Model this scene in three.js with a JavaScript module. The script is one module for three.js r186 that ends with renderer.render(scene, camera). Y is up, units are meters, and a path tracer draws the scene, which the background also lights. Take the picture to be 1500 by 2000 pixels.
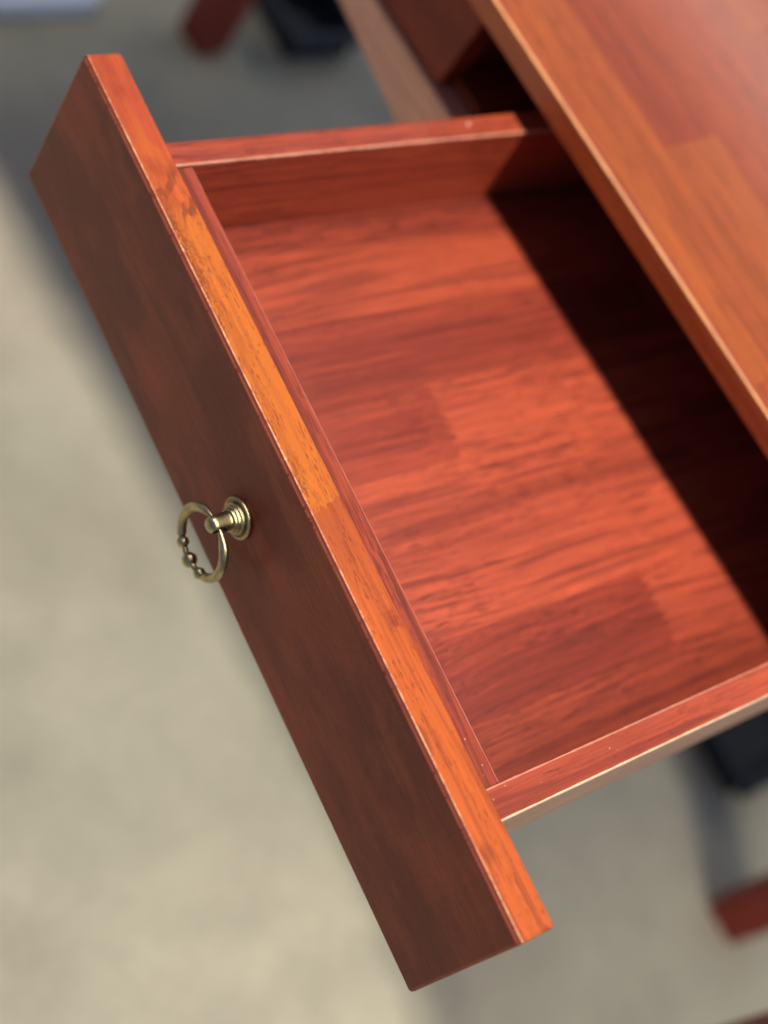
import * as THREE from 'three';
import { RoundedBoxGeometry } from 'three/addons/geometries/RoundedBoxGeometry.js';
import { RectAreaLightUniformsLib } from 'three/addons/lights/RectAreaLightUniformsLib.js';
import { mergeGeometries } from 'three/addons/utils/BufferGeometryUtils.js';
import { Brush, Evaluator, SUBTRACTION } from 'three-bvh-csg';

// ---------------------------------------------------------------- measures
// The drawer front is 0.45 m long; K turns "drawer lengths" into metres. FY is the drawer's underside above the floor.
const K = 0.45, FY = 0.6255, TURN = THREE.MathUtils.degToRad(4.8);

const scene = new THREE.Scene();
// ---------------------------------------------------------------- camera
const camera = new THREE.PerspectiveCamera(2 * Math.atan(1000 / 2985) * 180 / Math.PI, 0.75, 0.05, 60);
camera.position.set(0.943 * K, 1.3566 * K + FY, 0.825 * K);
camera.quaternion.setFromRotationMatrix(new THREE.Matrix4().makeBasis(
  new THREE.Vector3(0.436, 0.468, -0.769).normalize(),
  new THREE.Vector3(-0.866, 0.449, -0.219).normalize(),
  new THREE.Vector3(0.243, 0.761, 0.601).normalize()));
camera.focus = 1.485 * K;
camera.userData.fStop = 3.2;

const renderer = new THREE.WebGLRenderer({ antialias: true });
renderer.toneMapping = THREE.LinearToneMapping;
renderer.toneMappingExposure = 1.85;
renderer.shadowMap.enabled = true;
RectAreaLightUniformsLib.init();

// ---------------------------------------------------------------- dim air of the hall: cool, brighter low down than overhead
{
  const W = 64, H = 32, d = new Float32Array(W * H * 4);
  for (let j = 0; j < H; j++) for (let i = 0; i < W; i++) {
    const el = ((j + 0.5) / H - 0.5) * Math.PI;              // row 0 is the bottom
    const s = Math.sin(el), k = 0.085 + 0.16 * Math.exp(-Math.pow(s / 0.42, 2));
    d.set([k * 0.62, k * 0.89, k * 1.38, 1], (j * W + i) * 4);
  }
  const t = new THREE.DataTexture(d, W, H, THREE.RGBAFormat, THREE.FloatType);
  t.mapping = THREE.EquirectangularReflectionMapping; t.minFilter = t.magFilter = THREE.LinearFilter; t.needsUpdate = true;
  scene.background = t; scene.environment = t;
}

// ---------------------------------------------------------------- helpers
let seed = 7;
const rnd = () => { seed = (seed * 1664525 + 1013904223) >>> 0; return seed / 4294967296; };
const hash = (x, y, s) => { let h = Math.imul(x, 374761393) ^ Math.imul(y, 668265263) ^ Math.imul(s, 1274126177); h = Math.imul(h ^ (h >>> 13), 1274126177); return ((h ^ (h >>> 16)) >>> 0) / 4294967296; };
function noise(x, y, s = 0) {
  const xi = Math.floor(x), yi = Math.floor(y); let fx = x - xi, fy = y - yi;
  fx = fx * fx * (3 - 2 * fx); fy = fy * fy * (3 - 2 * fy);
  const a = hash(xi, yi, s), b = hash(xi + 1, yi, s), c = hash(xi, yi + 1, s), e = hash(xi + 1, yi + 1, s);
  return a + (b - a) * fx + (c - a) * fy + (a - b - c + e) * fx * fy;
}
const fbm = (x, y, s, n = 4) => { let v = 0, a = 0.5, t = 0; for (let k = 0; k < n; k++) { v += a * noise(x, y, s + k * 17); t += a; a *= 0.5; x *= 2.03; y *= 2.03; } return v / t; };
const sm = (a, b, x) => { x = Math.min(1, Math.max(0, (x - a) / (b - a))); return x * x * (3 - 2 * x); };
const mix = (a, b, t) => [a[0] + (b[0] - a[0]) * t, a[1] + (b[1] - a[1]) * t, a[2] + (b[2] - a[2]) * t];
function texture(w, h, f, srgb = true) {
  const d = new Uint8Array(w * h * 4);
  for (let j = 0; j < h; j++) for (let i = 0; i < w; i++) {
    const c = f(i / w, j / h), o = (j * w + i) * 4;
    if (typeof c === 'number') d[o] = d[o + 1] = d[o + 2] = Math.max(0, Math.min(255, c * 255));
    else { d[o] = Math.max(0, Math.min(255, c[0])); d[o + 1] = Math.max(0, Math.min(255, c[1])); d[o + 2] = Math.max(0, Math.min(255, c[2])); }
    d[o + 3] = 255;
  }
  const t = new THREE.DataTexture(d, w, h);
  t.wrapS = t.wrapT = THREE.MirroredRepeatWrapping; t.magFilter = THREE.LinearFilter; t.minFilter = THREE.LinearFilter;
  if (srgb) t.colorSpace = THREE.SRGBColorSpace;
  t.needsUpdate = true; return t;
}
const used = {};
function named(name) { const n = (used[name] = (used[name] ?? -1) + 1); return n ? name + '_' + String(n).padStart(3, '0') : name; }
function mesh(name, geo, mat, parent, at) {
  const m = new THREE.Mesh(geo, mat); m.name = parent === scene ? named(name) : name;
  m.castShadow = m.receiveShadow = true; if (at) m.position.set(...at); parent.add(m); return m;
}
function tag(o, label, category, group) { o.userData.label = label; if (category) o.userData.category = category; if (group) o.userData.group = group; return o; }
// texture coordinates in metres over each face; g is the axis of the grain (0 x, 1 y, 2 z), which runs along v
function grainUV(geo, g, TS, ox = 0, oy = 0) {
  geo = geo.index ? geo.toNonIndexed() : geo;
  const p = geo.attributes.position, uv = new Float32Array(p.count * 2), A = new THREE.Vector3(), B = new THREE.Vector3(), C = new THREE.Vector3();
  for (let i = 0; i < p.count; i += 3) {
    A.fromBufferAttribute(p, i); B.fromBufferAttribute(p, i + 1); C.fromBufferAttribute(p, i + 2);
    const n = B.clone().sub(A).cross(C.clone().sub(A)), m = [Math.abs(n.x), Math.abs(n.y), Math.abs(n.z)];
    let k = m.indexOf(Math.max(...m));
    const along = k === g ? (g + 1) % 3 : g, across = 3 - k - along;
    for (let q = 0; q < 3; q++) {
      const v = [p.getX(i + q), p.getY(i + q), p.getZ(i + q)];
      uv[(i + q) * 2] = (v[across] + 0.013 * k + ox) / TS[0]; uv[(i + q) * 2 + 1] = (v[along] + oy) / TS[1];
    }
  }
  geo.setAttribute('uv', new THREE.BufferAttribute(uv, 2)); return geo;
}
// a board between two corners, edges broken by r, grain along axis g
function board(x0, x1, y0, y1, z0, z1, r, g, TS, ox = rnd() * 0.3, oy = rnd() * 0.3) {
  const b = new RoundedBoxGeometry(x1 - x0, y1 - y0, z1 - z0, 2, r);
  b.translate((x0 + x1) / 2, (y0 + y1) / 2, (z0 + z1) / 2);
  return grainUV(b, g, TS, ox, oy);
}
function extrude(shape, depth, bevel) {
  return new THREE.ExtrudeGeometry(shape, { depth: depth - 2 * bevel, bevelEnabled: bevel > 0, bevelSize: bevel, bevelThickness: bevel, bevelOffset: -bevel, bevelSegments: 2, curveSegments: 6 });
}

// ---------------------------------------------------------------- wood
// x across the grain, y along it, in metres; returns [broad tone, fine streaks, fibre, pores], each 0..1
function grain(x, y, s, swirl) {
  const wx = x + 0.004 * (fbm(x * 14, y * 6, s, 3) - 0.5) + 0.0009 * (fbm(x * 60, y * 22, s + 2, 2) - 0.5) + swirl * 0.04 * (fbm(x * 9, y * 4.5, s + 3, 3) - 0.5);
  const tone = fbm(wx * 38, y * 2.2, s + 5, 4);
  const streak = noise(wx * 330, y * 9, s + 9) * 0.55 + noise(wx * 640, y * 14, s + 11) * 0.45;
  const fibre = noise(wx * 1500, y * 50, s + 13) * 0.6 + noise(wx * 800, y * 30, s + 15) * 0.4;
  const pore = sm(0.80, 0.93, noise(wx * 2300, y * 240, s + 21) * 0.8 + noise(wx * 260, y * 45, s + 23) * 0.25);
  return [tone, streak, fibre, pore];
}
const TSR = [0.3, 0.6];
function redWood(s, swirl, dark, mid, light) {
  return texture(1024, 1024, (u, v) => {
    const [t, b, f, p] = grain(u * TSR[0], v * TSR[1], s, swirl);
    const X = u * TSR[0], V = v * TSR[1];
    let c = mix(dark, light, 0.42 + 0.5 * sm(0.2, 0.66, t));
    c = mix(c, mid, 0.35);
    const zone = sm(0.32, 0.66, fbm(X * 55, V * 7, s + 41, 3));
    c = mix(c, dark, 0.5 * sm(0.50, 0.68, b) * (0.15 + 0.85 * zone));
    const dash = noise(X * 1300 + 2 * noise(X * 60, V * 20, s + 61), V * 110, s + 63) * 0.6 + noise(X * 2400, V * 200, s + 65) * 0.4;
    c = mix(c, dark, 0.7 * sm(0.52, 0.70, dash) * (0.3 + 0.7 * sm(0.4, 0.62, fbm(X * 30 + 8, V * 12, s + 67, 3))));
    c = mix(c, light, 0.30 * sm(0.40, 0.15, b));
    const k = 0.86 + 0.28 * f; c = [c[0] * k, c[1] * k, c[2] * k];
    return mix(c, [dark[0] * 0.8, dark[1] * 0.75, dark[2] * 0.75], 0.4 * p);
  });
}
function reliefOf(s, swirl, TS) { return texture(1024, 1024, (u, v) => { const [t, b, f, p] = grain(u * TS[0], v * TS[1], s, swirl); return 0.6 + 0.12 * f - 0.4 * p; }, false); }
const redA = redWood(31, 0.1, [138, 52, 38], [200, 85, 56], [224, 100, 64]);
const redB = redWood(57, 0.55, [134, 50, 37], [200, 85, 56], [224, 99, 64]);
const relA = reliefOf(31, 0.15, TSR);
const topTex = redWood(83, 0.5, [172, 68, 38], [198, 86, 46], [222, 102, 54]);
const paleTex = redWood(97, 0.2, [186, 138, 112], [200, 152, 126], [210, 166, 138]);
const G = 0.535;                                            // at this exposure and lamp a colour of 0.535 shows at about its own value
function wood(map, tint = [1, 1, 1], o = {}) {
  const m = new THREE.MeshPhysicalMaterial({ map, roughness: 0.5, bumpMap: relA, bumpScale: 0.00012, specularIntensity: 0.8, ...o });
  m.color.setRGB(G * tint[0], G * tint[1], G * tint[2]); return m;
}

// ---------------------------------------------------------------- the line lamp over the desk and an added one behind
// The near one hangs a little in front of the desk edge and runs along it: its shadows are crisp for edges along the desk, soft for edges across it.
function batten(x, y, z, len, radiance, label) {
  const lamp = new THREE.Group(); lamp.name = named('ceiling_lamp'); scene.add(lamp);
  lamp.position.set(x, y, z); lamp.rotation.y = TURN;
  tag(lamp, label, 'lamp');
  const wid = 0.13;
  mesh('housing', new RoundedBoxGeometry(len + 0.06, 0.06, wid + 0.05, 2, 0.008), new THREE.MeshStandardMaterial({ color: 0xd8d8d4, roughness: 0.5 }), lamp, [0, 0.045, 0]);
  const glow = new THREE.MeshStandardMaterial({ color: 0xffffff, emissive: new THREE.Color(1, 0.93, 0.82), emissiveIntensity: 6, roughness: 0.6 });
  mesh('diffuser', new THREE.BoxGeometry(len, 0.012, wid), glow, lamp, [0, 0.006, 0]);
  const l = new THREE.RectAreaLight(new THREE.Color(1, 0.94, 0.85), radiance, len, wid);
  l.position.set(0, -0.004, 0); l.rotation.x = -Math.PI / 2; lamp.add(l);
}
batten(0.6, 2.42, -0.02, 3.8, 28, 'white batten lamp hanging above the front edge of the desk, outside the picture');
batten(-1.2, 2.42, -3.25, 3.0, 2.0, 'white batten lamp added far behind the desk for the sheen on its top, outside the picture');  // added unseen lamp, placed for the sheen on the desk top

// ---------------------------------------------------------------- floor
{
  const tex = texture(1536, 1536, (u, v) => {
    const x = u * 5, y = v * 5;
    const a = fbm(x * 1.6, y * 1.6, 201, 4), b = fbm(x * 3.1 + 9, y * 3.1, 231, 4), g = fbm(x * 22, y * 22, 261, 3), q = noise(x * 150, y * 150, 281);
    let c = mix([196, 180, 152], [214, 200, 168], sm(0.3, 0.7, a));
    c = mix(c, [188, 184, 152], 0.4 * sm(0.45, 0.8, b));
    c = mix(c, [182, 160, 146], 0.3 * sm(0.45, 0.8, fbm(x * 2.3 + 40, y * 2.3, 301, 3)));
    c = mix(c, [150, 142, 122], 0.28 * sm(0.5, 0.8, fbm(x * 6 + 4, y * 6, 321, 3)));
    const k = 0.93 + 0.1 * g + 0.05 * q; return [c[0] * k, c[1] * k, c[2] * k];
  });
  const rough = texture(512, 512, (u, v) => 0.5 + 0.3 * fbm(u * 30, v * 30, 341, 4), false);
  const m = new THREE.MeshStandardMaterial({ map: tex, roughness: 1, roughnessMap: rough }); m.color.setRGB(0.95, 1.0, 1.04);
  const g = new THREE.PlaneGeometry(14, 14); g.rotateX(-Math.PI / 2);
  const p = g.attributes.position, uv = g.attributes.uv;
  for (let i = 0; i < p.count; i++) uv.setXY(i, (p.getX(i) + 1.7) / 5, (p.getZ(i) + 0.9) / 5);
  const f = mesh('floor', g, m, scene); f.userData.kind = 'structure';
}

// ---------------------------------------------------------------- the desk: its own frame, u along its front edge, w towards the viewer
const desk = new THREE.Group(); desk.name = 'desk'; desk.rotation.y = TURN; scene.add(desk);
tag(desk, 'red brown wooden desk with a jutting top, above and behind the open drawer', 'desk');
const Y = (y) => y * K + FY;
{
  const B = (u0, u1, y0, y1, w0, w1, r, g, TS = TSR, ox, oy) => board(u0 * K, u1 * K, Y(y0), Y(y1), w0 * K, w1 * K, r, g, TS, ox, oy);
  const gloss = { roughness: 0.55, specularIntensity: 0.5, clearcoat: 0.45, clearcoatRoughness: 0.16 };
  const T = { orange: wood(topTex, [0.84, 1.02, 0.45], gloss), mid: wood(topTex, [0.8, 0.9, 0.44], gloss), red: wood(topTex, [0.66, 0.6, 0.44], gloss), redder: wood(topTex, [0.73, 0.7, 0.48], gloss) };
  // top: an under sheet with glued staves on it
  const W0 = -1.78, U0 = -1.55, U1 = 1.78, y1 = 0.2653;
  const top = mesh('tabletop', B(U0 + 0.004, U1 - 0.004, 0.23, 0.2335, W0 + 0.004, -0.5662, 0.0005, 0), T.red, desk);
  const rows = [-0.5658, -0.675, -0.784, -0.891, -0.998, -1.1, -1.2, -1.32, -1.44, -1.56, -1.67, W0];
  const joints = [[-0.9, 0.62], [-0.55, 0.291, 1.0], [-1.0, -0.2, 0.7], [-0.4, 0.45, 1.2], [-0.8, 0.15, 0.9], [-0.3, 0.75], [-0.9, 0.4], [0.1, 1.1], [-0.5, 0.6], [-0.1, 0.9], [0.3]];
  const tones = [['mid', 'orange', 'mid'], ['mid', 'red', 'orange', 'mid'], ['orange', 'redder', 'redder', 'red'], ['mid', 'redder', 'mid', 'red']];
  for (let r = 0; r + 1 < rows.length; r++) {
    const cuts = [U0, ...joints[r], U1], w1 = rows[r], w0 = rows[r + 1] + 0.0004;
    for (let c = 0; c + 1 < cuts.length; c++) {
      const tone = tones[r] ? tones[r][c % tones[r].length] : ['mid', 'redder', 'orange', 'red'][Math.floor(rnd() * 4)];
      let g;
      if (r === 0) {                                        // the front stave carries the eased edge of the top
        const s = new THREE.Shape(), h = (y1 - 0.2337) * K, d = (w1 - w0) * K, hh = (y1 - 0.23) * K;
        s.moveTo(0, hh - h); s.lineTo(d, hh - h); s.lineTo(d, hh); s.lineTo(0, hh); s.closePath();
        g = new THREE.ExtrudeGeometry(s, { depth: (cuts[c + 1] - cuts[c] - 0.0004) * K, bevelEnabled: false, curveSegments: 5 });
        g.rotateY(-Math.PI / 2); g.scale(1, 1, 1); // shape x -> +z, depth -> -x
        g.translate((cuts[c + 1] - 0.0004) * K, Y(0.23), w0 * K);
        g = grainUV(g, 0, TSR, rnd() * 0.2, rnd() * 0.4);
      } else g = B(cuts[c], cuts[c + 1] - 0.0004, 0.2337, y1, w0, w1, 0.00012, 0);
      mesh('stave', g, T[tone], top);
    }
  }
  { // added strip along the front edge, shade in its darker colour, upper corner eased
    const s = new THREE.Shape(), b = 0.003, d = 0.0055, h = (y1 - 0.23) * K;
    s.moveTo(0, 0); s.lineTo(d - 0.001, 0); s.lineTo(d, 0.001); s.lineTo(d, h - b); s.quadraticCurveTo(d, h, d - b, h + 0.0001); s.lineTo(0, h + 0.0001); s.closePath();
    let g = new THREE.ExtrudeGeometry(s, { depth: (U1 - U0) * K, bevelEnabled: false, curveSegments: 8 });
    g.rotateY(-Math.PI / 2); g.translate(U1 * K, Y(0.23), -0.5655 * K);
    tag(mesh('shaded_edge', grainUV(g, 0, TSR, 0.12, 0.31), wood(topTex, [0.8, 0.8, 0.5], { roughness: 0.45, clearcoat: 0.3, clearcoatRoughness: 0.2 }), top), 'darker orange brown strip added along the front edge with shade in its colour');
    const we = new THREE.BoxGeometry((U1 - U0) * K - 0.002, 0.0014, 0.0016, 400, 1, 1), p = we.attributes.position;  // light strip painted as the highlight along the upper corner
    for (let i = 0; i < p.count; i++) p.setZ(i, p.getZ(i) * (0.7 + 0.5 * noise(p.getX(i) * 120, 1, 811)));
    we.computeVertexNormals(); we.rotateX(0.6); we.translate((U0 + U1) / 2 * K, Y(y1) - 0.00105, -0.5533 * K - 0.0011);
    mesh('worn_highlight_edge', we, new THREE.MeshStandardMaterial({ color: new THREE.Color().setRGB(0.56, 0.22, 0.055), roughness: 0.5 }), top);
  }
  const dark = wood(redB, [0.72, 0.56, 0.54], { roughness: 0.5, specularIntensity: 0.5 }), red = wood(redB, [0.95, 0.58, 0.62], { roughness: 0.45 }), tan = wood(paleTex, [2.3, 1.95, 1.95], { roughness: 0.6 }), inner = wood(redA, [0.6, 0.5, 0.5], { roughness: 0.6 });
  // front: closed panel left of the opening, the rail under it, the opening's cheeks
  const fp = mesh('front_panel', B(-1.12, -0.013, 0.021, 0.2285, -0.705, -0.66, 0.0012, 0), dark, desk); tag(fp, 'dark red brown front panel left of the drawer opening');
  mesh('front_panel', B(1.06, 1.34, 0.021, 0.2285, -0.705, -0.66, 0.0012, 0), dark, desk);
  {
    const s = new THREE.Shape(), q = (u, y) => [u * K, y * K];
    s.moveTo(...q(-1.15, 0.0175)); s.lineTo(...q(-1.15, -0.085)); s.quadraticCurveTo(...q(-1.0, -0.08), ...q(-0.8, -0.04)); s.quadraticCurveTo(...q(-0.5, -0.015), ...q(-0.25, -0.038)); s.quadraticCurveTo(...q(-0.1, -0.06), ...q(0.02, -0.086));
    s.lineTo(...q(0.2, -0.06)); s.quadraticCurveTo(...q(0.6, -0.02), ...q(1.0, -0.05)); s.lineTo(...q(1.34, -0.085)); s.lineTo(...q(1.34, 0.0175)); s.closePath();
    let g = extrude(s, 0.05 * K, 0.0012); g.translate(0, FY, -0.70 * K);
    tag(mesh('rail', grainUV(g, 0, TSR, 0.1, 0.2), tan, desk), 'pale brown rail with a curved lower edge under the front panel');
  }
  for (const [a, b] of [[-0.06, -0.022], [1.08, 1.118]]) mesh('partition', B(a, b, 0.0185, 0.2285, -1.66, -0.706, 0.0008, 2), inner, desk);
  for (const [a, b] of [[-0.0215, 0.05], [1.03, 1.0795]]) mesh('runner', B(a, b, 0.0185, 0.036, -1.66, -0.69, 0.0008, 2), wood(redA, [0.85, 0.8, 0.5]), desk);
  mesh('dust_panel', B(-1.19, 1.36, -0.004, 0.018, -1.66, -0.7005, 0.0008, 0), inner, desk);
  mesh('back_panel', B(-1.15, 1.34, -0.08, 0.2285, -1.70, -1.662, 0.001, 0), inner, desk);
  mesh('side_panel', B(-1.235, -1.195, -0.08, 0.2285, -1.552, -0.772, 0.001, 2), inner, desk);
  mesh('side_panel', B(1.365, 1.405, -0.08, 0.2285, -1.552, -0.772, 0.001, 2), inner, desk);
  // legs: square, tapered to the foot
  for (const [u, w] of [[-1.215, -0.71], [1.422, -0.71], [-1.2, -1.61], [1.385, -1.61]]) {
    const g = new RoundedBoxGeometry(0.13 * K, FY + 0.229 * K, 0.13 * K, 2, 0.003), p = g.attributes.position, h = FY + 0.229 * K;
    for (let i = 0; i < p.count; i++) { const t = sm(0, 1, Math.min(1, (p.getY(i) + h / 2) / (h * 0.8))), k = 0.78 + 0.22 * t; p.setX(i, p.getX(i) * k); p.setZ(i, p.getZ(i) * k); }
    g.translate(u * K, h / 2, w * K); g.computeVertexNormals();
    mesh('leg', grainUV(g, 1, TSR, rnd() * 0.2, rnd() * 0.3), red, desk);
  }
}

// ---------------------------------------------------------------- the drawer, pulled out and a little askew
const drawer = new THREE.Group(); drawer.name = 'drawer'; drawer.position.set(0, FY, 0); scene.add(drawer);
tag(drawer, 'open red brown wooden drawer with a brass ring pull, pulled out of the desk', 'drawer');
const H = 0.2049, TH = 0.0453, HS = 0.186, HF = 0.0545, ZB = -0.96;
{
  // front panel: a bar along x with a chamfered upper front edge; its colour runs over face, chamfer, top and back
  const ARC = (H + TH + H);
  const tex = texture(2048, 1024, (u, v) => {
    const x = u, a = v * ARC, X = x * K, A = a * K;
    const [t, b, f, p] = grain(A, X, 401, 0.25);
    const pd = sm(0.74, 0.86, noise(A * 2300, X * 330, 431) * 0.78 + noise(A * 260, X * 60, 433) * 0.36);
    if (a < H - 0.0045) {                                    // face: dark stain, two rows of staves
      const lower = a < 0.098 + 0.002 * Math.sin(x * 31);
      const st = Math.floor((x + (lower ? 0.17 : 0.36)) / 0.43) + (lower ? 5 : 0), k = 1.0 + 0.1 * hash(st, 3, 77);
      let c = mix([142, 52, 34], [180, 74, 43], sm(0.28, 0.72, fbm(A * 30, X * 14, 441, 4)));
      c = mix(c, [188, 88, 54], 0.5 * sm(0.5, 0.78, fbm(A * 75 + 3, X * 34, 451, 4)));
      c = mix(c, [112, 42, 32], 0.22 * sm(0.5, 0.8, b));
      const q = k * (0.92 + 0.16 * f) * (0.94 + 0.12 * noise(A * 1800, X * 700, 457)); c = [c[0] * q, c[1] * q, c[2] * q];
      const nick = noise(A * 1300, X * 900, 461) > 0.965 && noise(A * 90, X * 60, 463) > 0.5;
      return nick ? [176, 120, 96] : mix(c, [70, 30, 24], 0.15 * p);
    }
    const glint = noise(X * 260, 1, 461) * 0.6 + noise(X * 900, 5, 463) * 0.4;
    if (Math.abs(a - H - 0.0040) < 0.0006 + 0.0008 * glint) return mix([222, 124, 70], [255, 206, 160], glint * glint);   // painted highlight line along the upper arris
    if (a < H + 0.0040) { const q = 0.9 + 0.2 * f; return a < H - 0.0015 + 0.0012 * glint && glint > 0.25 ? [168 * q, 84 * q, 62 * q] : [132 * q, 54 * q, 36 * q]; }   // stain gathered on the chamfer, its paler lower line a painted highlight
    const z = (a - H) / TH;                                 // 0 front edge .. 1 back edge of the top
    const e = 0.007 * Math.abs(((z * 4) % 1) - 0.5) + 0.004 * (noise(z * 23, X * 300, 471) - 0.5) - 0.012 * z;  // joint line, a little crooked
    let c;
    const yellow = [230, 122, 40], orange = [226, 107, 42], redbr = [206, 96, 44], red = [200, 80, 46];
    if (x < 0.557 + e) {
      const n = fbm(X * 40, A * 220, 481, 4);
      c = mix(red, orange, sm(0.08, 0.17, x + 0.09 * (n - 0.5)));
      c = mix(c, yellow, sm(0.19, 0.235, x + 0.05 * (n - 0.5)));
      c = mix(c, [150, 64, 36], 0.7 * sm(0.62, 0.85, Math.sin((x * 118 + z * 5.5 + 7 * n)) * 0.5 + 0.5) * sm(0.145, 0.16, x) * sm(0.235, 0.205, x));
      const speck = sm(0.50, 0.72, noise(A * 2000, X * 900, 491) * 0.5 + noise(A * 420, X * 160, 493) * 0.55) * sm(0.62, 0.12, z + 0.5 * (fbm(X * 30, 3, 495, 3) - 0.5)) * sm(0.17, 0.2, x);
      c = mix(c, [128, 58, 26], 0.62 * speck);
      c = mix(c, [206, 104, 40], 0.55 * sm(0.48, 0.66, fbm(A * 420, X * 20, 497, 3)));
    } else {
      c = mix(redbr, orange, sm(0.56, 0.72, x + 0.1 * (fbm(X * 30, A * 160, 501, 3) - 0.5)));
      c = mix(c, [224, 106, 46], 0.6 * sm(0.85, 0.93, x));
      c = mix(c, [176, 78, 38], 0.55 * sm(0.5, 0.68, fbm(A * 420, X * 18, 503, 3)));
      const kx = (x - 0.682) / 0.013, kz = (z - 0.78) / 0.2, kr = Math.hypot(kx, kz) + 1.3 * (fbm(X * 260, A * 260, 505, 3) - 0.5);
      c = mix(c, [150, 58, 36], 0.65 * sm(1.15, 0.5, kr) * (0.6 + 0.6 * noise(X * 1500, A * 1500, 513)));
      const k2 = Math.hypot((x - 0.915) / 0.012, (z - 0.3) / 0.22) + 0.9 * (fbm(X * 160, A * 160, 507, 3) - 0.5);
      c = mix(c, [150, 66, 38], 0.45 * sm(1.1, 0.3, k2));
      const k3 = Math.hypot((x - 0.80) / 0.02, (z - 0.1) / 0.2) + 0.9 * (fbm(X * 160, A * 160, 509, 3) - 0.5);
      c = mix(c, [150, 66, 36], 0.5 * sm(1.1, 0.5, k3));
    }
    c = mix(c, [142, 62, 28], 0.5 * pd * sm(0.10, 0.2, x));
    if (x < 0.2) { const n = fbm(X * 90, A * 130, 511, 4); c = mix(c, n > 0.5 ? [222, 96, 60] : [168, 64, 38], 0.8 * Math.abs(n - 0.5) * 2); }
    const q = 0.93 + 0.14 * f; return [c[0] * q, c[1] * q, c[2] * q];
  });
  const rel = texture(2048, 1024, (u, v) => {
    const X = u * K, A = v * ARC * K; const [t, b, f, p] = grain(A, X, 401, 0.25);
    return 0.6 + 0.1 * f - 0.35 * sm(0.74, 0.86, noise(A * 2300, X * 330, 431) * 0.78 + noise(A * 260, X * 60, 433) * 0.36) + 0.12 * noise(X * 700, A * 700, 521);
  }, false);
  const pm = new THREE.MeshPhysicalMaterial({ map: tex, roughness: 0.55, specularIntensity: 0.45, bumpMap: rel, bumpScale: 0.0001, clearcoat: 0.14, clearcoatRoughness: 0.2 });
  pm.color.setRGB(G, G, G);
  const s = new THREE.Shape(), h = H * K, d = TH * K, r = 0.0016;
  s.moveTo(-0.0012, 0); s.lineTo(-d + r, 0); s.quadraticCurveTo(-d, 0, -d, r); s.lineTo(-d, h - r); s.quadraticCurveTo(-d, h, -d + r, h);
  s.lineTo(-0.0024, h); s.quadraticCurveTo(-0.0018, h, -0.0013, h - 0.0004); s.lineTo(-0.0004, h - 0.0012); s.quadraticCurveTo(0, h - 0.0016, 0, h - 0.0024); s.lineTo(0, 0.0012); s.closePath();
  let g = extrude(s, K, 0.0018); g.rotateY(-Math.PI / 2);     // shape x -> z, depth -> -x
  g.translate(K - 0.0018, 0, 0);
  g = g.index ? g.toNonIndexed() : g; g.computeVertexNormals();
  const p = g.attributes.position, nn = g.attributes.normal, uv = g.attributes.uv;
  for (let i = 0; i < p.count; i++) {
    const y = p.getY(i) / K, z = p.getZ(i) / K;
    const arc = nn.getZ(i) < -0.5 ? H + TH + (H - y) : y - z;
    uv.setXY(i, p.getX(i) / K, arc / ARC);
  }
  mesh('front_panel', g, pm, drawer);
}
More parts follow.
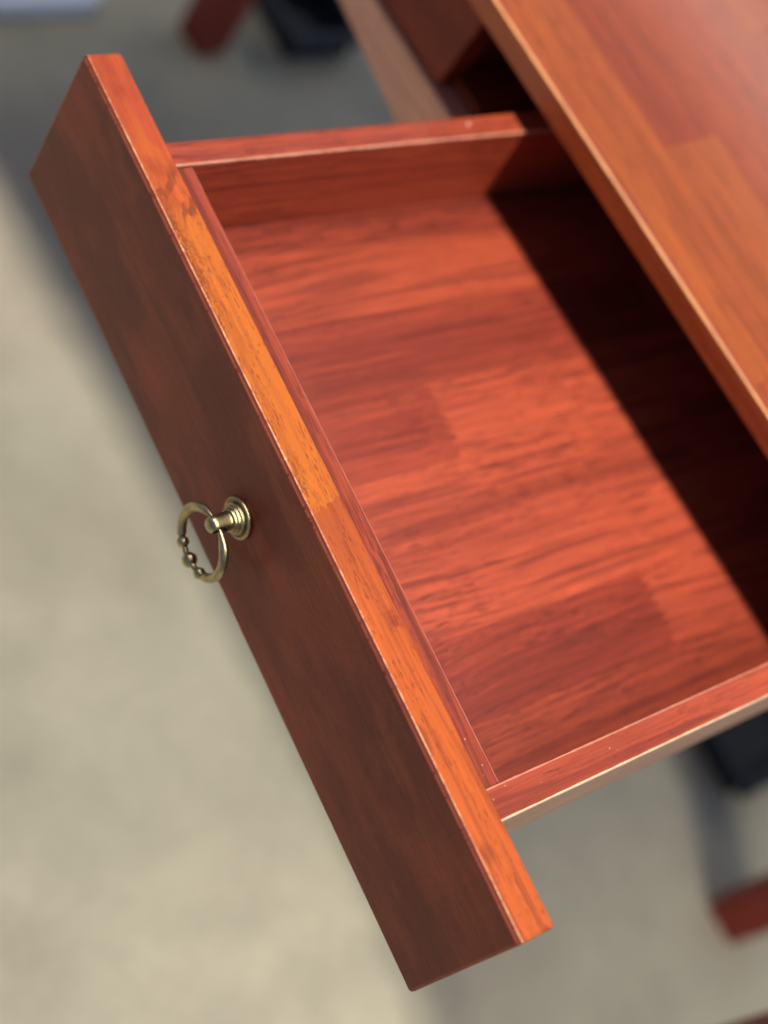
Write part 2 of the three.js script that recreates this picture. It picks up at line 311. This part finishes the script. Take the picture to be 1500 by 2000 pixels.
{
  const B = (x0, x1, y0, y1, z0, z1, r, g, ox, oy) => board(x0 * K, x1 * K, y0 * K, y1 * K, z0 * K, z1 * K, r, g, TSR, ox, oy);
  const side = wood(redA, [1.05, 1.06, 1.0], { roughness: 0.42, clearcoat: 0.2, clearcoatRoughness: 0.2 }), raw = wood(redA, [0.5, 0.4, 0.38], { roughness: 0.6 });
  const x0 = 0.1063, x1 = 0.1374, x2 = 0.8617, x3 = 0.8937, z1 = -TH - 0.0006, BOT = 0.0187;
  mesh('side_panel', B(x0, x1, BOT, HS, ZB, z1, 0.0009, 2, 0.02, 0.1), side, drawer);
  mesh('side_panel', B(x2, x3, BOT, HS, ZB, z1, 0.0009, 2, 0.17, 0.35), side, drawer);
  { // pale outer skin of the right side, a little proud towards its lower edge
    const g = new THREE.BoxGeometry(0.0006, (HS - 0.0015 - BOT) * K, (z1 - ZB) * K, 1, 1, 12), p = g.attributes.position;
    for (let i = 0; i < p.count; i++) if (p.getY(i) < 0 && p.getX(i) > 0) p.setX(i, p.getX(i) + 0.0027 + 0.0003 * Math.sin(p.getZ(i) * 90));
    g.computeVertexNormals(); g.translate(x3 * K + 0.0004, (HS - 0.0015 + BOT) / 2 * K, (z1 + ZB) / 2 * K);
    tag(mesh('outer_skin', grainUV(g, 2, TSR, 0.1, 0.1), wood(paleTex, [1.15, 1.2, 1.3], { roughness: 0.5 }), drawer), 'pale outer face of the side');
  }
  mesh('inner_front', B(x1 + 0.0004, x2 - 0.0004, BOT, HS - 0.002, -0.0771, z1, 0.0008, 0, 0.21, 0.05), wood(redB, [0.74, 0.66, 0.6], { roughness: 0.45 }), drawer);
  mesh('back_panel', B(x1 + 0.0004, x2 - 0.0004, BOT, HS - 0.004, ZB, ZB + 0.031, 0.0005, 0), side, drawer);
  // edges bared to the pale core along inner and outer arrises, highlights painted in
  const wornGlint = (w, h, l, along, x, y, z, color) => {
    const g = along === 2 ? new THREE.BoxGeometry(w, h, l, 1, 1, 160) : new THREE.BoxGeometry(l, h, w, 160, 1, 1), p = g.attributes.position, q = along === 2 ? 0 : 2;
    for (let i = 0; i < p.count; i++) { const t = along === 2 ? p.getZ(i) : p.getX(i), k = 0.62 + 0.5 * noise(t * 300 + x * 900, 2, 701) + 0.25 * (noise(t * 90, 3, 703) - 0.5); const v = q ? p.getZ(i) : p.getX(i); q ? p.setZ(i, v * k) : p.setX(i, v * k); }
    g.computeVertexNormals();
    const m = new THREE.MeshStandardMaterial({ color, roughness: 0.6 }); m.color.multiplyScalar(G);
    return mesh('worn_highlight_edge', g, m, drawer, [x * K, y * K, z * K]);
  };
  wornGlint(0.0013, 0.0012, (z1 - ZB) * K, 2, x1 - 0.0012, HS - 0.0011, (z1 + ZB) / 2, 0xf0a080);
  wornGlint(0.0009, 0.0012, (z1 - ZB) * K, 2, x2 + 0.0006, HS - 0.0011, (z1 + ZB) / 2, 0xec9476);
  wornGlint(0.0009, 0.0012, (z1 - ZB) * K, 2, x3 - 0.0002, HS - 0.0011, (z1 + ZB) / 2, 0xffe0b4);
  wornGlint(0.0006, 0.0012, (x2 - x1 - 0.004) * K, 0, (x1 + x2) / 2, HS - 0.0031, -0.0764, 0xcc7058);
  { // small pale flecks of chipped lacquer and dust on the board edges
    const geos = [], fleck = (x, y, z, q) => { const g = new THREE.IcosahedronGeometry(q, 0); g.scale(1, 0.25, 1); g.rotateY(rnd() * 3); g.translate(x * K, y * K + q * 0.1, z * K); geos.push(g); };
    for (let i = 0; i < 12; i++) fleck(x2 + 0.004 + rnd() * 0.024, HS, -0.06 - Math.pow(rnd(), 1.6) * 0.5, 0.00015 + 0.00025 * rnd());
    for (let i = 0; i < 4; i++) fleck(x1 - 0.004 - rnd() * 0.022, HS, -0.08 - rnd() * 0.4, 0.00015 + 0.00025 * rnd());
    for (let i = 0; i < 4; i++) fleck(x2 - 0.003 - rnd() * rnd() * 0.2, HS - 0.002, -0.056 - rnd() * 0.018, 0.0002 + 0.0002 * rnd());
    fleck(0.118, HS, -0.49, 0.0014);
    const m = new THREE.MeshStandardMaterial({ color: 0xf6c0a4, roughness: 0.7 }); m.color.multiplyScalar(G);
    mesh('dust_flecks', mergeGeometries(geos), m, drawer).userData.kind = 'stuff';
  }
  // floor of the drawer: a sheet that carries glued staves with finger joints
  const bp = mesh('bottom_panel', B(x1 + 0.0004, x2 - 0.0004, HF - 0.02, HF - 0.008, ZB + 0.0315, -0.0775, 0.0004, 2), raw, drawer);
  const edges = [x1 + 0.0006, 0.1806, 0.282, 0.388, 0.4885, 0.589, 0.689, 0.787, x2 - 0.0006];
  const zf = -0.0778, zk = ZB + 0.0318;
  const rowsZ = [[], [], [-0.78], [-0.342], [-0.71], [], [-0.508], [-0.86]];
  const tint = [[[0.84, 0.8, 0.86]], [[0.98, 0.98, 0.9]], [[0.76, 0.66, 0.72], [1, 1, 1]], [[0.86, 0.76, 0.8], [1.1, 1.08, 1.05]], [[1.05, 1.03, 1.0], [0.9, 0.9, 0.9]], [[1.08, 1.06, 1.02]], [[0.7, 0.58, 0.62], [1.08, 1.05, 1.0]], [[1.04, 1.0, 0.95], [1, 1, 1]]];
  const maps = [redA, redB, redA, redA, redA, redB, redB, redA];
  const off = [[0.02, 0.3], [0.11, 0.05], [0.07, 0.12], [0.16, 0.33], [0.21, 0.2], [0.05, 0.42], [0.19, 0.02], [0.13, 0.21]];
  for (let r = 0; r < 8; r++) {
    const a = edges[r] * K, b = (edges[r + 1] - 0.0002) * K, cuts = [zf, ...rowsZ[r], zk];
    for (let c = 0; c + 1 < cuts.length; c++) {
      const s = new THREE.Shape(), n = 15, tooth = 0.006;      // shape (x, -z)
      const near = -cuts[c] * K, far = -cuts[c + 1] * K - 0.0001;
      s.moveTo(a, near);
      if (c) for (let k = 1; k < n; k++) s.lineTo(a + (b - a) * k / n, near + (k % 2 ? tooth : 0));
      s.lineTo(b, near); s.lineTo(b, far);
      if (c + 2 < cuts.length) for (let k = n - 1; k > 0; k--) s.lineTo(a + (b - a) * k / n, far + (k % 2 ? tooth : 0));
      s.lineTo(a, far); s.closePath();
      let g = new THREE.ExtrudeGeometry(s, { depth: 0.0076 * K, bevelEnabled: false });
      g.rotateX(-Math.PI / 2); g.translate(0, (HF - 0.0078) * K, 0);
      g = grainUV(g, 2, TSR, off[r][0] + 0.1 * c, off[r][1] + 0.17 * c);
      mesh('stave', g, wood(maps[r], tint[r][c], { roughness: 0.5 }), bp);
    }
  }
  // brass ring pull
  const brass = new THREE.MeshStandardMaterial({ color: new THREE.Color().setRGB(0.38, 0.32, 0.2), metalness: 1, roughness: 0.37,
    roughnessMap: texture(256, 256, (u, v) => 0.75 + 0.25 * fbm(u * 18, v * 18, 601, 4), false),
    map: texture(256, 256, (u, v) => { const k = 0.86 + 0.14 * sm(0.3, 0.6, fbm(u * 5, v * 5, 611, 3)); return [255 * k, 250 * k, 240 * k]; }) });
  const pull = new THREE.Group(); pull.name = 'ring_pull'; pull.position.set(0.5035 * K, 0.0935 * K, 0); drawer.add(pull);
  pull.userData.label = 'antique brass ring pull with three beads';
  const lathe = (pts) => { const g = new THREE.LatheGeometry(pts.map(([r, z]) => new THREE.Vector2(r / 1000, z / 1000)), 64); g.rotateX(Math.PI / 2); return g; };
  mesh('back_plate', lathe([[0, 0.1], [10.0, 0.1], [10.4, 0.5], [10.45, 1.4], [10.2, 2.0], [9.7, 2.3], [9.0, 2.2], [8.7, 1.6], [8.5, 1.2], [7.9, 1.3], [7.8, 2.2], [7.7, 3.3], [7.5, 3.6], [7.0, 3.7], [6.9, 3.9], [6.8, 4.8], [6.6, 5.1], [6.1, 5.2], [6.0, 5.4], [5.9, 6.2], [5.6, 6.6], [5.0, 6.8], [0, 6.8]]), brass, pull);
  {
    let post = new Brush(lathe([[0, 6.7], [4.9, 6.7], [4.7, 7.0], [4.55, 8.2], [4.45, 11.5], [4.4, 14], [4.25, 15.2], [3.7, 16.5], [2.8, 17.3], [1.4, 17.8], [0, 17.9]]), brass); post.updateMatrixWorld();
    const hole = new Brush(new THREE.CylinderGeometry(0.0027, 0.0027, 0.014, 32).rotateZ(Math.PI / 2).scale(1, 1, 1.5).translate(0, 0, 0.01265)); hole.updateMatrixWorld();
    const cut = new Evaluator(); cut.useGroups = false;
    const res = cut.evaluate(post, hole, SUBTRACTION);
    mesh('post', res.geometry, brass, pull);
  }
  {
    // ring: hangs from the post, a tube of varying thickness with beads at the bottom
    const N = 420, M = 20, pos = [], idx = [], uvs = [], R = 16.8, path = [];
    for (let i = 0; i <= N; i++) {
      const th = Math.PI * 2 * i / N;                         // 0 at the post, clockwise
      let x = R * Math.sin(th), y = -R * (1 - Math.cos(th));
      x *= 1.0 + 0.05 * Math.sin(th / 2) ** 2;
      const flat = Math.exp(-Math.pow((th - Math.PI) / 0.6, 2)); y += 0.4 * flat;
      path.push([x, y, th]);
    }
    let len = 0; const S = path.map((q, i) => i ? (len += Math.hypot(q[0] - path[i - 1][0], q[1] - path[i - 1][1])) : 0), mid = len / 2;
    const rad = (q) => {
      const t = Math.min(q, len - q), base = 1.05 + 1.25 * sm(3, 13, t);
      const e = Math.abs(q - mid); let r = e < 14 ? base + (1.5 - base) * sm(13.5, 11.5, e) : base;
      for (const [o, br] of [[0, 3.7], [-9.2, 2.95], [9.2, 2.95]]) { const dd = q - mid - o; if (Math.abs(dd) < br) r = Math.max(r, Math.sqrt(br * br - dd * dd)); }
      return r;
    };
    const tilt = 0.07;
    for (let i = 0; i <= N; i++) {
      const a = path[Math.max(0, i - 1)], b = path[Math.min(N, i + 1)], tx = b[0] - a[0], ty = b[1] - a[1], l = Math.hypot(tx, ty), nx = -ty / l, ny = tx / l, r = rad(S[i]);
      for (let k = 0; k <= M; k++) {
        const f = Math.PI * 2 * k / M, c = Math.cos(f) * r, z = Math.sin(f) * r;
        let X = path[i][0] + nx * c, Yv = path[i][1] + ny * c;
        const X2 = X * Math.cos(tilt) - Yv * Math.sin(tilt), Y2 = X * Math.sin(tilt) + Yv * Math.cos(tilt);
        pos.push(X2 / 1000, Y2 / 1000, z / 1000); uvs.push(S[i] / 25, k / M);
        if (i < N && k < M) { const o = i * (M + 1) + k; idx.push(o, o + 1, o + M + 1, o + 1, o + M + 2, o + M + 1); }
      }
    }
    const g = new THREE.BufferGeometry(); g.setAttribute('position', new THREE.Float32BufferAttribute(pos, 3)); g.setAttribute('uv', new THREE.Float32BufferAttribute(uvs, 2)); g.setIndex(idx); g.computeVertexNormals();
    mesh('ring', g, brass, pull, [0, 0, 0.0128]).rotation.x = -0.035;
  }
}

// ---------------------------------------------------------------- things on the floor behind, far out of focus
function crate(x, z, turn, w, d, h, color, label) {
  const t = new THREE.Group(); t.name = named('plastic_crate'); t.position.set(x, 0, z); t.rotation.y = turn; scene.add(t); tag(t, label, 'crate');
  const m = new THREE.MeshStandardMaterial({ color, roughness: 0.55 });
  mesh('base', new RoundedBoxGeometry(w - 0.013, 0.006, d - 0.013, 2, 0.002), m, t, [0, 0.0035, 0]);
  for (const s of [-1, 1]) {
    mesh('wall', new RoundedBoxGeometry(0.006, h, d, 2, 0.002), m, t, [s * (w / 2 - 0.003), h / 2, 0]);
    mesh('wall', new RoundedBoxGeometry(w - 0.0125, h, 0.006, 2, 0.002), m, t, [0, h / 2, s * (d / 2 - 0.003)]);
    mesh('rim', new RoundedBoxGeometry(0.016, 0.014, d + 0.02, 2, 0.004), m, t, [s * (w / 2 + 0.0035), h + 0.0072, 0]);
    mesh('rim', new RoundedBoxGeometry(w - 0.0105, 0.014, 0.016, 2, 0.004), m, t, [0, h + 0.0072, s * (d / 2 + 0.0035)]);
  }
  return t;
}
crate(0.40, -0.925, 0, 0.1, 0.15, 0.025, 0x101218, 'low black plastic crate behind the right rear leg of the desk');
crate(-0.61, -0.83, 0, 0.09, 0.1, 0.03, 0x0c1020, 'low navy blue plastic crate behind the left rear leg of the desk');
{
  const s = new THREE.Shape(), w = 0.5, d = 0.4, r = 0.03;
  s.moveTo(-w / 2 + r, -d / 2); s.lineTo(w / 2 - r, -d / 2); s.quadraticCurveTo(w / 2, -d / 2, w / 2, -d / 2 + r); s.lineTo(w / 2, d / 2 - r); s.quadraticCurveTo(w / 2, d / 2, w / 2 - r, d / 2);
  s.lineTo(-w / 2 + r, d / 2); s.quadraticCurveTo(-w / 2, d / 2, -w / 2, d / 2 - r); s.lineTo(-w / 2, -d / 2 + r); s.quadraticCurveTo(-w / 2, -d / 2, -w / 2 + r, -d / 2);
  const g = extrude(s, 0.02, 0.002); g.rotateX(-Math.PI / 2);
  const b = mesh('added_slab', g, new THREE.MeshStandardMaterial({ color: 0xf2f7ff, roughness: 0.5 }), scene, [-0.89, 0.003, -0.365]);  // made-up slab giving the bright patch on the floor
  tag(b, 'pale blue white slab added flat on the floor left of the desk for a bright patch', 'added slab');
}
scene.traverse((o) => { if (o.isMesh) o.castShadow = o.receiveShadow = true; });
renderer.render(scene, camera);
